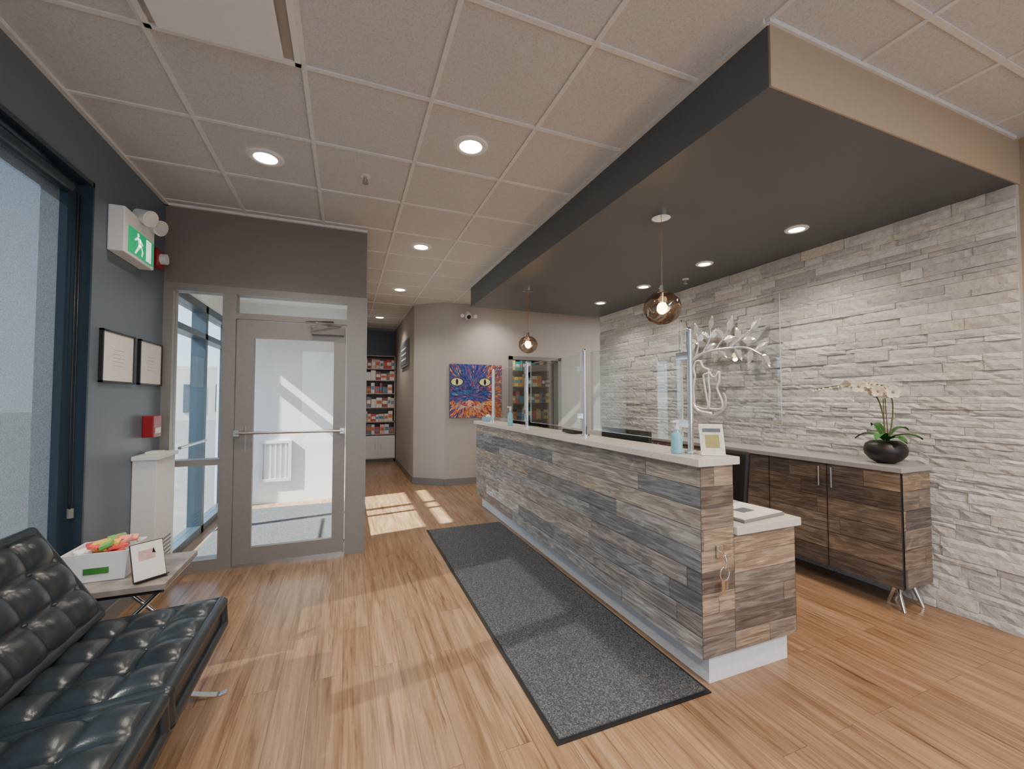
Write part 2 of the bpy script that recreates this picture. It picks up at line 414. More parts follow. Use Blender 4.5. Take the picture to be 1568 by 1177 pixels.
w = B('wall_dispensary'); w.box(1.6, XR, 9.0, 9.1, 0, H, 'dkgrey'); w.box(2.2, 2.3, 6.99, 9.0, 0, H, 'dkgrey'); w.done(origin=False)
d = B('door_2'); mx = Matrix.Translation((3.62, 7.02, 0)) @ Matrix.Rotation(math.radians(-75), 4, 'Z')
d.box(-.88, -.80, 0, .04, .02, 2.1, 'base', mx=mx); d.box(-.1, 0, 0, .04, .02, 2.1, 'base', mx=mx)
d.box(-.8, -.1, 0, .04, .02, .2, 'base', mx=mx); d.box(-.8, -.1, 0, .04, 1.98, 2.1, 'base', mx=mx); d.box(-.8, -.1, .018, .022, .2, 1.98, 'glass', mx=mx); d.done(origin=False)
def shelf(name, x0, x1, y0, y1, zs, mat, pal, z0=0):
    s = B(name)
    s.box(x0, x0+.02, y0, y1, z0, zs[-1]+.3, mat); s.box(x1-.02, x1, y0, y1, z0, zs[-1]+.3, mat); s.box(x0, x1, y1-.02, y1, z0, zs[-1]+.3, mat)
    s.box(x0, x1, y0, y1, zs[-1]+.28, zs[-1]+.30, mat)
    for z in zs: s.box(x0, x1, y0, y1, z-.02, z, mat)
    for z in zs:
        x = x0+.03
        while x < x1-.08:
            wd = R.uniform(.06, .13); wd = min(wd, x1-.02-x); hh = R.uniform(.14, .24); c = R.choice(pal)
            s.box(x, x+wd-.006, y0+.03, y1-.06, z+.001, z+hh, 'col', c)
            s.box(x+.008, x+wd-.014, y0+.028, y0+.03, z+hh*.35, z+hh*.7, 'col', R.choice([(.8, .8, .78), (.1, .3, .5), (.7, .2, .1)]))
            x += wd
    s.done()
shelf('stocked_retail_shelf', .3, 1.05, 9.9, 10.3, [.64, .92, 1.24, 1.56, 1.86, 2.12], 'beige', [(.75, .72, .7), (.6, .1, .12), (.3, .12, .1), (.75, .55, .5), (.2, .2, .25), (.8, .8, .8), (.8, .8, .8)], .605)
shelf('stocked_dispensary_shelf', 2.45, 4.4, 8.2, 8.55, [.3, .65, 1.0, 1.35, 1.7, 2.05], 'base', [(.05, .3, .6), (.7, .4, .08), (.6, .1, .08), (.05, .35, .4), (.75, .7, .6), (.8, .8, .2), (.1, .12, .2)], 0)
c = B('drawer_cabinet'); c.box(.3, 1.05, 9.9, 10.3, .08, .60, 'white')
c.box(.32, 1.03, 9.93, 10.3, 0, .08, 'base')
for i in range(2):
    c.box(.32+.37*i, .67+.36*i, 9.885, 9.9, .1, .58, 'white', bev=.004)
    c.cyl((.62+.12*i, 9.87, .3), (.62+.12*i, 9.87, .42), .006, 'steel')
c.done()
c = B('framed_notice_board'); c.box(1.035, 1.064, 7.8, 8.8, 2.05, 2.55, 'base'); c.box(1.03, 1.035, 7.84, 8.76, 2.09, 2.51, 'slate')
for i in range(3): c.box(1.028, 1.03, 7.95, 8.65, 2.18+.1*i, 2.21+.1*i, 'white')
c.done()

# ------------------------------------------------------------------ window_1 with roller shade
w = B('window_1')
for y0, y1 in ((-1.2, -1.14), (.35, .45), (1.86, 1.99), (3.08, 3.14)): w.box(-1.59, -1.51, y0, y1, .35, 2.69, 'dframe')
w.box(-1.59, -1.51, -1.2, 3.14, .35, .42, 'dframe'); w.box(-1.59, -1.51, -1.2, 3.14, 2.62, 2.69, 'dframe')
w.box(-1.56, -1.554, -1.14, 3.08, .4, 2.65, 'glass')
w.done(origin=False)
w = B('trim_window')
w.box(-1.51, -1.385, 3.125, 3.142, .33, 2.70, 'dframe'); w.box(-1.51, -1.385, -1.2, 3.142, 2.675, 2.70, 'dframe'); w.box(-1.51, -1.37, -1.2, 3.142, .33, .352, 'dframe')
w.box(-1.50, -1.45, 3.03, 3.125, .35, 2.68, 'dframe')
w.done(origin=False)
w = B('roller_shade'); w.cyl((-1.45, -1.12, 2.62), (-1.45, 3.02, 2.62), .035, 'dframe')
w.add([(-1.485, -1.15, .40), (-1.485, 3.035, .40), (-1.485, 3.035, 2.62), (-1.485, -1.15, 2.62)], [(0, 1, 2, 3)], 'shade'); w.box(-1.495, -1.475, -1.1, 3.03, .385, .42, 'dframe')
lp = [(-1.42, 3.05, 2.6), (-1.415, 3.05, 1.2), (-1.41, 3.05, .86), (-1.41, 3.065, .80), (-1.41, 3.08, .86), (-1.415, 3.08, 1.2), (-1.42, 3.08, 2.6)]
w.tube(lp, .0035, 'black', 6); w.cyl((-1.41, 3.065, .78), (-1.41, 3.065, .83), .014, 'base')
w.done(origin=False)

# ------------------------------------------------------------------ reception counter
r2 = random.Random(5)
pf = [(.265, .29, .32), (.37, .385, .405), (.21, .235, .265), (.43, .435, .44), (.37, .34, .31), (.31, .31, .32), (.47, .46, .45), (.18, .20, .225), (.34, .31, .28), (.29, .29, .29)]  # counter front: cool daylight tinted into the plank colours
pb = [(.23, .185, .145), (.33, .255, .185), (.16, .13, .108), (.29, .235, .19), (.39, .30, .215), (.20, .175, .155), (.43, .34, .25)]  # same cladding on the counter end, warm light tinted into the colours
pc = [(.18, .148, .122), (.25, .195, .15), (.12, .10, .086), (.21, .175, .15), (.30, .23, .165), (.15, .132, .12), (.20, .165, .138)]
c = B('reception_counter')
YN, YE = 1.60, 5.45
c.box(1.653, 1.868, YN+.003, YE, .15, 1.10, 'base')
c.planks((1.65, YE, .15), (0, -1, 0), (0, 0, 1), YE-YN, .95, 9, pf, r2, .8, 2.0)
c.planks((1.65, YN, .15), (1, 0, 0), (0, 0, 1), .22, .95, 9, pb, r2, .3, .6)
c.box(1.868, 2.33, YN+.003, YE, .15, .735, 'base')
c.planks((1.87, YN, .15), (1, 0, 0), (0, 0, 1), .46, .585, 6, pb, r2, .5, .9)
c.planks((2.333, YN, .15), (0, 1, 0), (0, 0, 1), YE-YN, .585, 6, pb, r2)
c.planks((1.871, YN, .78), (0, 1, 0), (0, 0, 1), YE-YN, .32, 3, pb, r2)
c.box(1.725, 2.30, YN+.035, YE-.03, 0, .15, 'kick')
c.box(1.62, 1.90, YN-.02, YE+.03, 1.10, 1.14, 'top', bev=.004)
c.box(1.872, 2.36, YN-.02, YE+.03, .737, .78, 'top', bev=.004)
c.done(origin=False)
for i, (y0, y1) in enumerate([(1.84, 2.80), (2.94, 3.92), (4.08, 5.05)]):
    gk = B('sneeze_guard')
    yp = y0-.06
    gk.cyl((1.77, yp, 1.141), (1.77, yp, 1.155), .038, 'chrome'); gk.cyl((1.77, yp, 1.15), (1.77, yp, 1.82), .015, 'chrome')
    gk.sph((1.77, yp, 1.82), .017, 'chrome', seg=12)
    for zz in (1.30, 1.68): gk.box(1.755, 1.785, yp, y0+.03, zz-.02, zz+.02, 'chrome')
    if i == 2:
        gk.cyl((1.77, y1+.06, 1.141), (1.77, y1+.06, 1.155), .038, 'chrome'); gk.cyl((1.77, y1+.06, 1.15), (1.77, y1+.06, 1.82), .015, 'chrome')
    gk.box(1.767, 1.773, y0, y1, 1.20, 1.80, 'guard')
    gk.box(1.766, 1.774, y0, y1, 1.80, 1.803, 'edge'); gk.box(1.766, 1.774, y0, y1, 1.197, 1.20, 'edge'); gk.box(1.766, 1.774, y0-.003, y0, 1.2, 1.8, 'edge'); gk.box(1.766, 1.774, y1, y1+.003, 1.2, 1.8, 'edge'); gk.done()
# ------------------------------------------------------------------ credenza
k = B('credenza'); yn, ye = 1.64, 4.45; xf = 3.44
k.box(xf+.02, 3.785, yn+.003, ye, .17, .945, 'black')
k.planks((xf+.02, yn, .17), (1, 0, 0), (0, 0, 1), 3.785-xf-.02, .775, 6, pc, r2, .3, .5)
ysp = [1.64, 2.10, 2.57, 3.04, 3.51, 3.98, 4.45]
for a, b_ in zip(ysp[:-1], ysp[1:]):
    k.box(xf+.002, xf+.02, a+.003, b_-.003, .17, .945, 'black')
k.planks((xf, ye-.002, .17), (0, -1, 0), (0, 0, 1), ye-yn-.004, .775, 6, pc, r2, .45, 1.3)
for a in ysp[1:-1]: k.box(xf-.0035, xf, a-.002, a+.002, .17, .945, 'black')
for a in (2.10, 3.04, 3.98):
    for dy in (-.045, .045):
        k.cyl((xf-.03, a+dy, .77), (xf-.03, a+dy, .92), .006, 'steel')
        for zz in (.79, .90): k.cyl((xf-.03, a+dy, zz), (xf, a+dy, zz), .004, 'steel')
k.box(xf-.03, 3.785, yn-.02, ye+.02, .945, .98, 'topd', bev=.003)
for y in (yn+.10, 2.9, ye-.2):
    for (xa, ya), (xb, yb) in [((3.56, y), (3.50, y-.07)), ((3.56, y), (3.60, y+.07)), ((3.72, y), (3.72, y-.07)), ((3.72, y), (3.68, y+.07))]:
        k.cyl((xa, ya, .17), (xb, yb, 0), .012, 'chrome')
k.done(origin=False)

# ------------------------------------------------------------------ acrylic sign & logo
s = B('acrylic_logo_sign')
ya, yb = 2.66, 3.92; za, zb = 1.20, 2.42; xs_ = 3.735
s.box(xs_, xs_+.006, ya, yb, za, zb, 'acry')
for a_, b_, c_, d_ in ((ya, yb, zb, zb+.003), (ya, yb, za-.003, za), (ya-.003, ya, za, zb), (yb, yb+.003, za, zb)): s.box(xs_-.001, xs_+.007, a_, b_, c_, d_, 'edge')
for y in (ya+.05, yb-.05):
    for z in (za+.05, zb-.05): s.cyl((xs_-.008, y, z), (3.81, y, z), .012, 'chrome')
def LP(a, z): return (xs_-.014, 3.75-a, z)
def br(pts, r0, r1, n=8):
    q = bez([LP(*p) for p in pts], n); L = len(q)
    s.tube(q, 0, 'silver', 8, [r0+(r1-r0)*i/(L-1) for i in range(L)])
def leafp(a, z, ang, L, W=.46):
    ca, sa = math.cos(ang), math.sin(ang); n = 10
    up = [(i/n*L, math.sin(math.pi*(i/n)**.8)*L*W*.5) for i in range(n+1)]
    T = lambda x, y: (a+x*ca-y*sa, z+x*sa+y*ca)
    for sg in (1, -1):
        P = [(xs_-.020, *T(x, 0)) for x, y in up]+[(xs_-.010, *T(x, sg*y)) for x, y in up]
        P = [(q[0], 3.75-q[1], q[2]) for q in P]; m = n+1
        s.add(P, [(i, i+1, m+i+1, m+i) for i in range(n)], 'silver')
    Q = [(xs_-.009, *T(x, y)) for x, y in up]+[(xs_-.009, *T(x, -y)) for x, y in up[::-1][1:-1]]
    s.add([(q[0], 3.75-q[1], q[2]) for q in Q], [list(range(len(Q)))], 'silver')
br([(.32, 1.27), (.12, 1.31), (.02, 1.47), (.04, 1.65), (.0, 1.80), (.10, 1.91), (.28, 1.96), (.5, 1.97), (.75, 1.95), (.92, 1.86)], .026, .009)
br([(.0, 1.80), (-.02, 1.95), (-.01, 2.08)], .016, .005); br([(.10, 1.91), (.14, 2.05), (.12, 2.18)], .012, .005)
br([(.2, 1.94), (.3, 2.09), (.31, 2.22)], .012, .005); br([(.36, 1.96), (.48, 2.08), (.54, 2.17)], .011, .005)
br([(.55, 1.97), (.68, 2.04), (.80, 2.12)], .011, .005)
for (a, z, g_) in [(-.01, 2.08, 95), (-.02, 1.97, 150), (-.01, 2.0, 35), (.12, 2.16, 100), (.13, 2.06, 155), (.13, 2.08, 45), (.31, 2.20, 80), (.3, 2.10, 145), (.3, 2.10, 40), (.24, 1.99, 15), (.54, 2.16, 70), (.48, 2.08, 130), (.48, 2.06, 5), (.4, 1.97, -40), (.80, 2.11, 45), (.68, 2.03, 110), (.70, 2.03, -5), (.92, 1.87, -60), (.85, 1.91, 25), (.80, 1.93, -100), (.62, 1.96, -60)]:
    leafp(a, z, math.radians(g_), .16)
def outl(P, r=.011): s.tube(bez([LP(*p) for p in P+[P[0]]], 5), r, 'white', 6)
outl([(.08, 1.35), (.06, 1.55), (.09, 1.70), (.07, 1.78), (.10, 1.86), (.17, 1.86), (.21, 1.79), (.28, 1.76), (.27, 1.72), (.21, 1.70), (.22, 1.60), (.25, 1.45), (.26, 1.33)])
outl([(.28, 1.33), (.29, 1.52), (.28, 1.62), (.29, 1.73), (.33, 1.68), (.38, 1.68), (.42, 1.73), (.42, 1.62), (.39, 1.55), (.45, 1.42), (.44, 1.33)])
br([(.10, 1.30), (.3, 1.25), (.47, 1.33), (.50, 1.44), (.47, 1.50)], .014, .007)
s.done(origin=False)

# ------------------------------------------------------------------ lights & ceiling fixtures
def lamp(loc, kind='AREA', e=12, size=.13, col=(1, .88, .74), rot=(0, 0, 0)):
    l = bpy.data.lights.new('downlight_lamp', kind); l.energy = e; l.color = col
    if kind == 'AREA': l.shape = 'DISK'; l.size = size
    if kind == 'SPOT': l.spot_size = math.radians(135); l.spot_blend = .9; l.shadow_soft_size = size/2
    if kind == 'POINT': l.shadow_soft_size = size/2
    return l
def downlight(x, y, z, e, r=.075, col=(1, .88, .74)):
    o = B('recessed_downlight')
    o.lathe((x, y, z), [(r*.78, -.001), (r*.80, -.008), (r*1.12, -.008), (r*1.2, -.001)], 'white'); 
    o.cyl((x, y, z-.001), (x, y, z-.005), r*.8, 'emw'); ob = o.done()
    l = lamp(None, 'SPOT', e, .12, col); lo = bpy.data.objects.new('lamp', l); C.collection.objects.link(lo); lo.parent = ob
    lo.location = Vector((x, y, z-.03))-ob.location
for x, y in ((-.52, 3.15), (.72, 2.52), (.72, 4.42), (.72, 6.29), (.72, .6), (-.52, 1.2), (.6, 8.6), (2.3, 6.35), (3.2, 7.8)): downlight(x, y, H, 72, .09)  # last one, in the back room, is unseen and added to brighten it
downlight(2.9, .35, H, 170, .09, (1, .66, .40))
downlight(-.6, 5.5, 2.75, 40, .09, (1, .97, .92))  # unseen lamp added to brighten the vestibule's white wall
for i in range(4): downlight(3.25, 2.16+.9*i, 2.76, 55, .068)
def pendant(x, y, zg, r):
    o = B('pendant_light')
    o.cyl((x, y, 2.735), (x, y, 2.76), .065, 'chrome', n=32)
    o.cyl((x, y, zg+r*.95), (x, y, 2.74), .0025, 'brass', n=6)
    o.cyl((x, y, zg+r*.85), (x, y, zg+r*1.25), .022, 'chrome', r1=.016)
    bm = bmesh.new(); bmesh.ops.create_uvsphere(bm, u_segments=48, v_segments=32, radius=r)
    for v in bm.verts:
        a = math.atan2(v.co.y, v.co.x); el = v.co.z/r
        v.co *= 1+.022*math.sin(5*a+4*el)*math.sin(6*el+2*a); v.co.z *= .9
    o.bm(bm, 'smoke', True, (1, 1, 1), Matrix.Translation((x, y, zg)))
    o.sph((x, y, zg), .036, 'bulb', (1, 1, 1.2), 16); o.cyl((x, y, zg+.03), (x, y, zg+r*.88), .014, 'chrome')
    ob = o.done(); l = lamp(None, 'POINT', 12, .06, (1, .72, .42)); lo = bpy.data.objects.new('lamp', l); C.collection.objects.link(lo); lo.parent = ob
    lo.location = Vector((x, y, zg-.06))-ob.location
pendant(2.09, 2.35, 2.085, .13); pendant(2.03, 4.58, 2.09, .115)
def sprinkler(x, y, z):
    o = B('fire_sprinkler'); o.cyl((x, y, z-.006), (x, y, z), .035, 'white'); o.cyl((x, y, z-.05), (x, y, z), .01, 'steel')
    o.cyl((x, y, z-.055), (x, y, z-.05), .022, 'steel'); o.tube([(x-.012, y, z-.02), (x-.016, y, z-.04), (x-.004, y, z-.054)], .003, 'steel', 6); o.tube([(x+.012, y, z-.02), (x+.016, y, z-.04), (x+.004, y, z-.054)], .003, 'steel', 6); o.done()
sprinkler(.11, 3.15, H-.001); sprinkler(3.47, 3.53, 2.76)
o = B('ceiling_air_diffuser')
x0, x1, y0, y1 = -.82, -.22, 1.575, 2.19
o.box(x0, x1, y0, y0+.025, H-.022, H-.008, 'white'); o.box(x0, x1, y1-.025, y1, H-.022, H-.008, 'white'); o.box(x0, x0+.025, y0, y1, H-.022, H-.008, 'white'); o.box(x1-.025, x1, y0, y1, H-.022, H-.008, 'white')
o.box(x0+.025, x1-.025, y0+.025, y1-.025, H-.012, H-.008, 'beige'); o.box(x0+.065, x1-.065, y0+.065, y1-.065, H-.06, H-.045, 'white', bev=.006)
for a_, b_ in ((x0+.2, y0+.2), (x1-.2, y0+.2), (x0+.2, y1-.2), (x1-.2, y1-.2)): o.cyl((a_, b_, H-.05), (a_, b_, H-.01), .006, 'steel')
o.done()
for (x, y) in ((.1, -1.3), (2.58, -1.3), (4.9, 5.0)):  # unseen ceiling panels, added for general fill light
    o = B('added_fill_panel'); o.box(x-.3, x+.3, y-.6, y+.6, H-.03, H-.009, 'white'); o.box(x-.28, x+.28, y-.58, y+.58, H-.034, H-.03, 'panel'); ob = o.done()
    l = bpy.data.lights.new('fill_panel_lamp', 'AREA'); l.shape = 'RECTANGLE'; l.size = .55; l.size_y = 1.15; l.energy = 75; l.color = (1, .95, .88)
    lo = bpy.data.objects.new('lamp', l); C.collection.objects.link(lo); lo.parent = ob; lo.location = Vector((x, y, H-.04))-ob.location

# ------------------------------------------------------------------ mat
o = B('floor_mat_runner'); o.box(.83, 1.68, 1.58, 4.62, .001, .006, 'black'); o.box(.85, 1.66, 1.60, 4.60, .004, .012, 'mat'); o.done()

# ------------------------------------------------------------------ loveseat
sf = B('tufted_leather_loveseat')
def cushion(mx, W, D, T, nw, nd, amp=.03):
    nx, ny = nw*10, nd*10; vs = []
    def hgt(u, v):
        a = abs(math.sin(math.pi*u*nw)); b = abs(math.sin(math.pi*v*nd))
        e = min(min(u, 1-u)*W, min(v, 1-v)*D)
        ed = -.018*max(0, 1-e/.03)**2
        return amp*((a*b)**.5)*.75+amp*.25*(a**.4+b**.4)/2-amp+ed
    for i in range(nx+1):
        for j in range(ny+1):
            u, v = i/nx, j/ny; vs.append((u*W, v*D, T+hgt(u, v)))
    fs = [(i*(ny+1)+j, (i+1)*(ny+1)+j, (i+1)*(ny+1)+j+1, i*(ny+1)+j+1) for i in range(nx) for j in range(ny)]
    sf.add(vs, fs, 'leather', True, mx=mx)
    sf.box(.0, W, .0, D, 0.0, T-.05, 'leather', mx=mx, bev=.02)
    ring = [(0, 0), (W, 0), (W, D), (0, D)]
    for a, b in zip(ring, ring[1:]+ring[:1]):
        sf.cyl(mx @ Vector((a[0], a[1], T-.052)), mx @ Vector((b[0], b[1], T-.052)), .026, 'leather', n=14)
        sf.cyl(mx @ Vector((a[0], a[1], .018)), mx @ Vector((b[0], b[1], .018)), .022, 'leather', n=14)
    for a in ring: 
        sf.sph(mx @ Vector((a[0], a[1], T-.052)), .026, 'leather', seg=12)
        sf.cyl(mx @ Vector((a[0], a[1], .018)), mx @ Vector((a[0], a[1], T-.052)), .022, 'leather', n=14)
    for i in range(1, nw):
        for j in range(1, nd):
            sf.sph(mx @ Vector((W*i/nw, D*j/nd, T-amp+.002)), .012, 'leather', (1, 1, .6), 10)
for y0 in (1.81, 1.06):
    tilt = Matrix.Rotation(math.radians(-4), 4, 'Y')
    cushion(Matrix.Translation((-1.08, y0+.02, .25)) @ tilt, .52, .70, .18, 3, 4, .044)
    ax = Vector((-.26, 0, .43)).normalized(); nrm = Vector((ax.z, 0, -ax.x))
    rot = Matrix(((ax.x, 0, nrm.x, -1.12), (0, 1, 0, y0+.02), (ax.z, 0, nrm.z, .40), (0, 0, 0, 1)))
    cushion(rot, .47, .70, .13, 3, 4, .044)
for y in (1.16, 2.46):
    def strap(pts, wd=.035, th=.011):
        q = bez(pts, 8); vs = []
        for i, p in enumerate(q):
            d = (q[min(i+1, len(q)-1)]-q[max(i-1, 0)]).normalized(); nn = Vector((-d.z, 0, d.x))
            for sy, sn in ((-1, -1), (1, -1), (1, 1), (-1, 1)): vs.append(p+Vector((0, sy*wd/2, 0))+nn*sn*th/2)
        L = len(q); fs = [(4*i+k, 4*i+(k+1) % 4, 4*i+4+(k+1) % 4, 4*i+4+k) for i in range(L-1) for k in range(4)]+[(3, 2, 1, 0), (4*L-4, 4*L-3, 4*L-2, 4*L-1)]
        sf.add(vs, fs, 'chrome')
    strap([(-1.34, y, .80), (-1.2, y, .5), (-1.05, y, .24), (-.85, y, .1), (-.6, y, .006), (-.52, y, .006)])
    strap([(-.58, y, .25), (-.75, y, .23), (-.95, y, .15), (-1.12, y, .05), (-1.18, y, .006)])
for x in (-1.05, -.62): sf.cyl((x, 1.12, .245), (x, 2.5, .245), .012, 'chrome')
sf.done(origin=False)
# ------------------------------------------------------------------ side table
t = B('side_table')
t.box(-1.32, -.84, 2.64, 3.14, .475, .505, 'tbl', bev=.003)
t.box(-1.30, -.86, 2.66, 3.12, .455, .475, 'black')
for y in (2.70, 3.10):
    t.cyl((-1.29, y, .46), (-.87, y, .012), .011, 'chrome'); t.cyl((-.87, y, .46), (-1.29, y, .012), .011, 'chrome')
for x in (-1.29, -.87): t.cyl((x, 2.70, .012), (x, 3.10, .012), .011, 'chrome'); t.cyl((x, 2.70, .45), (x, 3.10, .45), .009, 'chrome')
t.done()
b = B('snack_basket'); x0, x1, y0, y1, z0, z1 = -1.31, -1.04, 2.77, 3.0, .507, .655
def fr(xa, xb, ya_, yb_, z): return [(xa, ya_, z), (xb, ya_, z), (xb, yb_, z), (xa, yb_, z)]
vs = fr(x0+.02, x1-.02, y0+.02, y1-.02, z0)+fr(x0, x1, y0, y1, z1)+fr(x0+.006, x1-.006, y0+.006, y1-.006, z1)+fr(x0+.026, x1-.026, y0+.026, y1-.026, z0+.01)
b.add(vs, [(3, 2, 1, 0)]+[(i+4*k, (i+1) % 4+4*k, (i+1) % 4+4*k+4, i+4*k+4) for k in range(3) for i in range(4)]+[(12, 13, 14, 15)], 'white')
b.box(-1.22, -1.12, y0+.003, y0+.009, .55, .58, 'leaf')
pp = [(.75, .1, .08), (.8, .75, .7), (.8, .3, .25), (.15, .4, .1), (.8, .6, .1), (.85, .8, .8), (.6, .05, .1)]
for i in range(30):
    mx = Matrix.Translation((R.uniform(x0+.05, x1-.05), R.uniform(y0+.05, y1-.05), R.uniform(.625, .685))) @ Matrix.Rotation(R.uniform(0, 3), 4, 'Z') @ Matrix.Rotation(R.uniform(-.6, .6), 4, 'X')
    b.box(-.04, .04, -.025, .025, -.008, .008, 'col', R.choice(pp), mx, bev=.003)
b.done()
b = B('tabletop_leaflet_stand')
mx = Matrix.Translation((-.93, 2.73, .507)) @ Matrix.Rotation(math.radians(40), 4, 'Z') @ Matrix.Rotation(math.radians(-18), 4, 'X')
b.box(-.07, .07, 0, .008, 0.0, .19, 'black', mx=mx); b.box(-.067, .067, -.002, 0, .004, .186, 'paper', mx=mx)
b.box(-.04, .03, -.003, -.002, .10, .15, 'col', (.6, .4, .35), mx=mx); b.box(-.07, .07, -.03, .0, 0, .006, 'black', mx=mx)
b.add([(-.96, 2.79, .507), (-.90, 2.83, .507), (-.935, 2.765, .66)], [(0, 1, 2)], 'black'); b.done()

# ------------------------------------------------------------------ left wall items
for y0, y1 in ((3.27, 3.69), (3.77, 4.16)):
    o = B('framed_certificate')
    o.box(-1.399, -1.38, y0, y1, 1.54, 1.552, 'black'); o.box(-1.399, -1.38, y0, y1, 1.858, 1.87, 'black'); o.box(-1.399, -1.38, y0, y0+.014, 1.54, 1.87, 'black'); o.box(-1.399, -1.38, y1-.014, y1, 1.54, 1.87, 'black')
    o.box(-1.398, -1.386, y0+.012, y1-.012, 1.55, 1.86, 'paper')
    for i in range(5): o.box(-1.386, -1.3855, y0+.14, y1-.14, 1.65+.025*i, 1.652+.025*i, 'base')
    o.done()
o = B('exit_sign')
o.box(-1.399, -1.315, 3.32, 3.76, 2.37, 2.66, 'white', bev=.006)
o.box(-1.315, -1.312, 3.37, 3.74, 2.39, 2.56, 'green')
o.sph((-1.311, 3.50, 2.535), .014, 'exw', (.2, 1, 1), 12)
def ex(P): o.add([(-1.311, a, z) for a, z in P], [list(range(len(P)))], 'exw')
ex([(3.49, 2.52), (3.53, 2.52), (3.55, 2.47), (3.51, 2.46)]); ex([(3.51, 2.475), (3.55, 2.475), (3.50, 2.43), (3.47, 2.40), (3.455, 2.405)]); ex([(3.53, 2.48), (3.555, 2.475), (3.58, 2.44), (3.565, 2.405), (3.55, 2.41), (3.56, 2.44)]); ex([(3.53, 2.52), (3.575, 2.49), (3.57, 2.48), (3.52, 2.50)]); ex([(3.49, 2.52), (3.45, 2.495), (3.455, 2.485), (3.5, 2.505)])
ex([(3.62, 2.40), (3.70, 2.40), (3.70, 2.55), (3.62, 2.55)])
for y in (3.55, 3.72):
    o.cyl((-1.34, y, 2.655), (-1.32, y, 2.70), .015, 'white'); o.cyl((-1.34, y, 2.70), (-1.25, y-.04, 2.66), .035, 'white', r1=.055, n=20); o.cyl((-1.25, y-.04, 2.66), (-1.244, y-.0425, 2.657), .048, 'silver', n=20)
o.done()
o = B('fire_alarm_strobe'); o.box(-1.399, -1.36, 3.95, 4.08, 2.46, 2.60, 'red', bev=.006); o.cyl((-1.36, 4.015, 2.53), (-1.32, 4.015, 2.53), .04, 'white'); o.done()
o = B('fire_alarm_pull_station'); o.box(-1.399, -1.33, 3.88, 4.02, 1.15, 1.31, 'red', bev=.005); o.box(-1.33, -1.322, 3.91, 3.99, 1.18, 1.22, 'white'); o.done()
o = B('wall_heater_cabinet'); o.box(-1.399, -1.255, 3.74, 4.08, .16, 1.00, 'white', bev=.006); o.box(-1.399, -1.24, 3.72, 4.10, 1.0, 1.03, 'white', bev=.004)
for i in range(6): o.box(-1.257, -1.251, 3.80, 4.02, .24+.03*i, .25+.03*i, 'base')
o.box(-1.37, -1.29, 3.86, 3.98, 1.031, 1.045, 'paper'); o.done()
o = B('security_camera'); o.cyl((1.9, 6.85, 2.86), (1.9, 6.80, 2.86), .05, 'white'); o.sph((1.9, 6.77, 2.83), .06, 'white', seg=20); o.sph((1.9, 6.735, 2.81), .038, 'black', seg=16)
for dx in (-.09, .09): o.cyl((1.9+dx, 6.80, 2.84), (1.9+dx*1.3, 6.72, 2.82), .03, 'white')
o.done()
# ------------------------------------------------------------------ cat painting
p = B('cat_painting'); r3 = random.Random(11)
px0, px1, pz0, pz1 = 1.60, 2.52, 1.12, 2.02
p.box(px0, px1, 6.815, 6.848, pz0, pz1, 'col', (.03, .06, .16))
def st_(x, z, ang, L, W, c, y):
    ca, sa = math.cos(ang), math.sin(ang)
    q = [(x-ca*L/2, z-sa*L/2), (x+sa*W, z-ca*W), (x+ca*L/2, z+sa*L/2), (x-sa*W, z+ca*W)]
    q = [(min(max(a, px0), px1), min(max(b, pz0), pz1)) for a, b in q]
    p.add([(a, y, b) for a, b in q], [(0, 1, 2, 3)], 'col', False, c)
for i in range(2200):
    u, v = r3.random(), r3.random(); dx, dz = u-.38, v-.42
    ang = math.atan2(dz, dx)+r3.uniform(-.4, .4)
    blu = [(.02, .08, .40), (.02, .20, .55), (.10, .05, .30), (.01, .03, .12), (.25, .06, .30)]
    org = [(.75, .16, .02), (.80, .32, .04), (.55, .05, .03), (.85, .5, .15)]
    pr = .10 + (.65 if v < .30 else 0)+(.5 if u > .72 else 0)
    if .22 < u < .55 and v > .35: pr = .05
    c = r3.choice(org if r3.random() < pr else blu)
    st_(px0+u*.92, pz0+v*.9, ang, r3.uniform(.04, .12), r3.uniform(.004, .010), c, 6.8145-.0000012*i)
for ex_ in (.06, .55):
    X = px0+ex_+.06; Z = pz0+.60; y = 6.811
    for rr, sz, c in ((.115, .62, (.01, .01, .02)), (.10, .62, (.65, .75, .30)), (.062, .95, (.80, .80, .40))):
        p.add([(max(px0, X+rr*math.cos(a*.2618)), y, Z+rr*sz*math.sin(a*.2618)) for a in range(24)], [list(range(24))], 'col', False, c); y -= .0006
    p.add([(X+.022*math.cos(a*.5236), y, Z+.052*math.sin(a*.5236)) for a in range(12)], [list(range(12))], 'col', False, (.005, .005, .01))
X = px0+.34; Z = pz0+.20
p.add([(X-.08, 6.811, Z+.06), (X, 6.811, Z-.03), (X+.08, 6.811, Z+.06), (X, 6.811, Z+.10)], [(0, 1, 2, 3)], 'col', False, (.85, .35, .25))
for q in (-.04, .04): p.add([(X+q-.015, 6.8105, Z+.03), (X+q+.015, 6.8105, Z+.03), (X+q, 6.8105, Z+.05)], [(0, 1, 2)], 'col', False, (.02, .01, .02))
for i in range(10):
    a = math.radians([200, 190, 180, 170, 160, -20, -10, 0, 10, 20][i]); st_(X+.17*math.cos(a), Z-.02+.17*math.sin(a)*.6, a, .3, .003, (.8, .75, .7), 6.8108)
p.done()
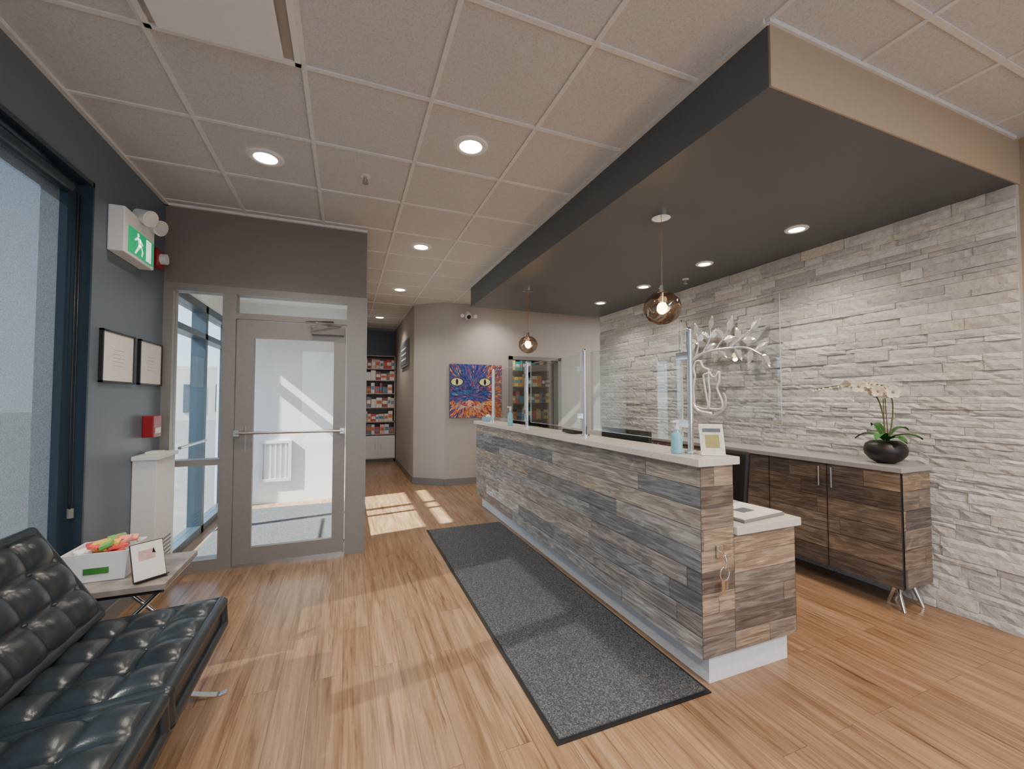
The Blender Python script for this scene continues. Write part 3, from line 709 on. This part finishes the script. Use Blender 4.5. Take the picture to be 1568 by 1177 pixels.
# ------------------------------------------------------------------ counter objects
o = B('hand_sanitizer_bottle'); x, y = 1.69, 1.80
o.lathe((x, y, 1.141), [(0, 0), (.028, 0), (.030, .01), (.030, .09), (.024, .11), (.011, .12), (.011, .13), (0, .13)], 'blue', 20)
o.cyl((x, y, 1.27), (x, y, 1.295), .013, 'white'); o.cyl((x, y, 1.295), (x, y, 1.31), .004, 'white'); o.box(x-.035, x+.012, y-.008, y+.008, 1.31, 1.32, 'white'); o.done()
o = B('hand_sanitizer_bottle'); x, y = 1.69, 4.3
o.lathe((x, y, 1.141), [(0, 0), (.028, 0), (.030, .01), (.030, .12), (.022, .14), (.011, .15), (.011, .17), (0, .17)], 'blue', 20)
o.cyl((x, y, 1.31), (x, y, 1.34), .013, 'white'); o.box(x-.035, x+.012, y-.008, y+.008, 1.34, 1.352, 'white'); o.done()
o = B('counter_sign_stand')
T0 = Matrix.Translation((1.79, 1.645, 1.142)) @ Matrix.Rotation(math.radians(-32), 4, 'Z')
mx = T0 @ Matrix.Rotation(math.radians(-18), 4, 'X')
o.box(-.06, .06, 0, .006, 0, .17, 'white', mx=mx, bev=.002); o.box(-.052, .052, -.002, 0, .01, .16, 'col', (.7, .68, .6), mx=mx)
o.box(-.035, .035, -.003, -.002, .04, .11, 'col', (.35, .3, .1), mx=mx); o.box(-.045, .045, -.003, -.002, .125, .145, 'col', (.1, .12, .15), mx=mx)
o.box(-.06, .06, .0, .05, 0, .004, 'white', mx=T0); o.done()
o = B('tissue_box'); o.box(1.70, 1.82, 5.2, 5.36, 1.141, 1.20, 'blue', bev=.004); o.sph((1.76, 5.28, 1.20), .035, 'paper', (1, 1, .9), 10, False); o.done()
o = B('payment_terminal'); mx = Matrix.Translation((1.82, 3.2, 1.142)) @ Matrix.Rotation(math.radians(8), 4, 'Y')
o.box(-.04, .05, -.12, .08, 0, .028, 'black', mx=mx, bev=.006); o.box(-.03, .035, -.02, .06, .028, .030, 'base', mx=mx); o.done()
o = B('computer_monitor'); 
o.box(2.04, 2.07, 2.45, 3.05, .88, 1.20, 'black', bev=.006); o.box(2.07, 2.072, 2.465, 3.035, .90, 1.185, 'slate'); o.box(2.03, 2.06, 2.72, 2.78, .79, .95, 'black'); o.box(1.96, 2.14, 2.64, 2.86, .781, .795, 'black', bev=.004); o.done()
o = B('paper_folder'); mx = Matrix.Translation((2.13, 1.76, .781)) @ Matrix.Rotation(math.radians(6), 4, 'Z')
o.box(-.18, .18, -.13, .13, 0, .014, 'base', mx=mx, bev=.002); o.box(-.172, .172, -.122, .125, .0145, .018, 'paper', mx=mx); o.box(-.05, .05, -.04, .03, .0185, .0205, 'slate', mx=mx); o.done()
o = B('wall_hook_keys'); X, Z = 1.76, .67
o.box(X-.018, X+.018, 1.585, 1.598, Z-.03, Z+.03, 'chrome', bev=.003)
o.tube(bez([(X, 1.585, Z), (X, 1.56, Z-.01), (X, 1.55, Z-.05), (X, 1.56, Z-.075), (X, 1.575, Z-.07)], 5), .004, 'chrome')
o.tube([(X+.03*math.cos(a*.4), 1.562, Z-.10+.035*math.sin(a*.4)) for a in range(17)], .0028, 'chrome', 6)
o.box(X-.02, X+.004, 1.562, 1.566, Z-.20, Z-.13, 'chrome'); o.box(X+.008, X+.024, 1.562, 1.566, Z-.18, Z-.13, 'steel'); o.done()
o = B('office_chair'); X, Y = 2.66, 2.52
for i in range(5):
    a = i*1.2566+.2; o.tube([(X, Y, .10), (X+.26*math.cos(a), Y+.26*math.sin(a), .07)], .018, 'black'); o.sph((X+.26*math.cos(a), Y+.26*math.sin(a), .031), .03, 'black', seg=12)
o.cyl((X, Y, .08), (X, Y, .44), .025, 'steel'); o.box(X-.22, X+.24, Y-.22, Y+.22, .44, .52, 'black', bev=.03)
mx = Matrix.Translation((X+.20, Y, .52)) @ Matrix.Rotation(math.radians(6), 4, 'Y')
o.box(-.03, .03, -.18, .18, .08, .51, 'black', mx=mx, bev=.028); o.box(-.02, .02, -.03, .03, -.06, .2, 'black', mx=mx)
o.done()
# ------------------------------------------------------------------ orchid
o = B('potted_orchid'); X, Y, Z = 3.60, 1.80, .981
o.lathe((X, Y, Z), [(0, 0), (.05, 0), (.085, .02), (.118, .06), (.125, .095), (.112, .135), (.085, .155), (.078, .155), (.075, .14), (0, .14)], 'black', 36)
o.sph((X, Y, Z+.14), .075, 'moss', (1, 1, .25), 16)
def leafm(a, L, lift, droop, wd):
    n = 10; vs = []
    for i in range(n+1):
        t = i/n; r = t*L; z = lift*math.sin(t*2.2)-droop*t*t; w_ = wd*math.sin(math.pi*min(1, t*.92+.08))**.7
        for k_ in (-1, 0, 1):
            vs.append((X+r*math.cos(a)-k_*w_*math.sin(a), Y+r*math.sin(a)+k_*w_*math.cos(a), Z+.15+z+abs(k_)*.012))
    o.add(vs, [(3*i+k_, 3*i+k_+1, 3*i+k_+4, 3*i+k_+3) for i in range(n) for k_ in range(2)], 'leaf', True)
for a, L, li, dr, wd in ((1.9, .17, .07, .05, .036), (4.9, .20, .07, .03, .040), (3.3, .16, .08, .06, .036), (5.6, .14, .10, .0, .03), (1.1, .13, .12, .0, .03), (4.2, .2, .05, .04, .036)): leafm(a, L, li, dr, wd)
def flower(c, s_, yaw_):
    mx = Matrix.Translation(c) @ Matrix.Rotation(yaw_, 4, 'Z') @ Matrix.Rotation(math.radians(R.uniform(60, 100)), 4, 'X')
    for i in range(5):
        a = i*1.2566+.3; W = .55 if i % 2 else .40; vs = [(0, 0, 0)]
        for k_ in range(9):
            t = -1+k_/4; vs.append((s_*(math.cos(a)*(.55+.45*math.sqrt(max(0, 1-t*t)))-math.sin(a)*t*W), s_*(math.sin(a)*(.55+.45*math.sqrt(max(0, 1-t*t)))+math.cos(a)*t*W), .012))
        o.add(vs, [(0, k_, k_+1) for k_ in range(1, 9)], 'petal', True, mx=mx)
    o.sph(Vector(c), s_*.25, 'tan', seg=8)
for pts, fl in (([(0, 0, .14), (.0, .01, .35), (-.01, .06, .50), (-.02, .20, .56), (-.02, .36, .55), (-.02, .47, .53)], (.55, .62)),
                ([(0, -.02, .14), (.02, -.04, .35), (.0, -.04, .48), (-.01, .02, .56), (-.02, .10, .54)], (.5, .56, .62, .68, .76, .84, .92, .97))):
    q = bez([(X+a, Y+b_, Z+c_) for a, b_, c_ in pts], 8)
    o.tube(q, .0045, 'stem', 6)
    for f_ in fl:
        P_ = q[int(f_*(len(q)-1))]; flower(P_+Vector((R.uniform(-.04, .01), R.uniform(-.04, .04), R.uniform(-.05, .03))), R.uniform(.034, .048), R.uniform(-2.3, -.9))
    for f_ in (.7, .78, .85, .9, .95, 1): P_ = q[int(f_*(len(q)-1))]; o.sph(P_+Vector((0, 0, -.012)), .011, 'petal', (1, 1, 1.3), 8)
for dx in (-.02, .02): o.cyl((X+dx, Y-.01, Z+.13), (X+dx*.5, Y, Z+.5), .003, 'stem', n=6)
o.done()
# ------------------------------------------------------------------ exterior
B('ground_exterior').box(-40, -1.6, -20, 60, -.2, -.02, 'asphalt').done(origin=False)
o = B('distant_building'); o.box(-16, -5, 34, 44, -.1, 3.6, 'bldg')
for i in range(6): o.box(-15.5+1.8*i, -14.4+1.8*i, 33.95, 34.05, .5, 2.4, 'dframe')
o.done()
# ------------------------------------------------------------------ lights
sun = bpy.data.lights.new('sun', 'SUN'); sun.energy = 42; sun.angle = math.radians(.8); sun.color = (1, .92, .80)
so = bpy.data.objects.new('sun', sun); C.collection.objects.link(so)
so.rotation_euler = Vector((1, .175, -.87)).to_track_quat('-Z', 'Y').to_euler()
wd = bpy.data.worlds.new('World'); C.scene.world = wd; wd.use_nodes = True; nt = wd.node_tree
bg = nt.nodes['Background']; tc = N(nt, 'ShaderNodeTexCoord'); sp = N(nt, 'ShaderNodeSeparateXYZ'); nt.links.new(tc.outputs['Generated'], sp.inputs[0])
cr = ramp(nt, sp.outputs['Z'], [(0, (.80, .88, 1)), (.5, (.35, .58, 1.0))]); nt.links.new(cr, bg.inputs[0]); bg.inputs[1].default_value = 3.2
# ------------------------------------------------------------------ camera
cam = bpy.data.cameras.new('cam'); cam.sensor_width = 36; cam.lens = 36*638/1568; cam.clip_start = .05
co = bpy.data.objects.new('camera', cam); C.collection.objects.link(co); co.location = (0, 0, 1.44)
co.rotation_euler = (math.radians(90+1.93), 0, math.radians(-21.7)); C.scene.camera = co
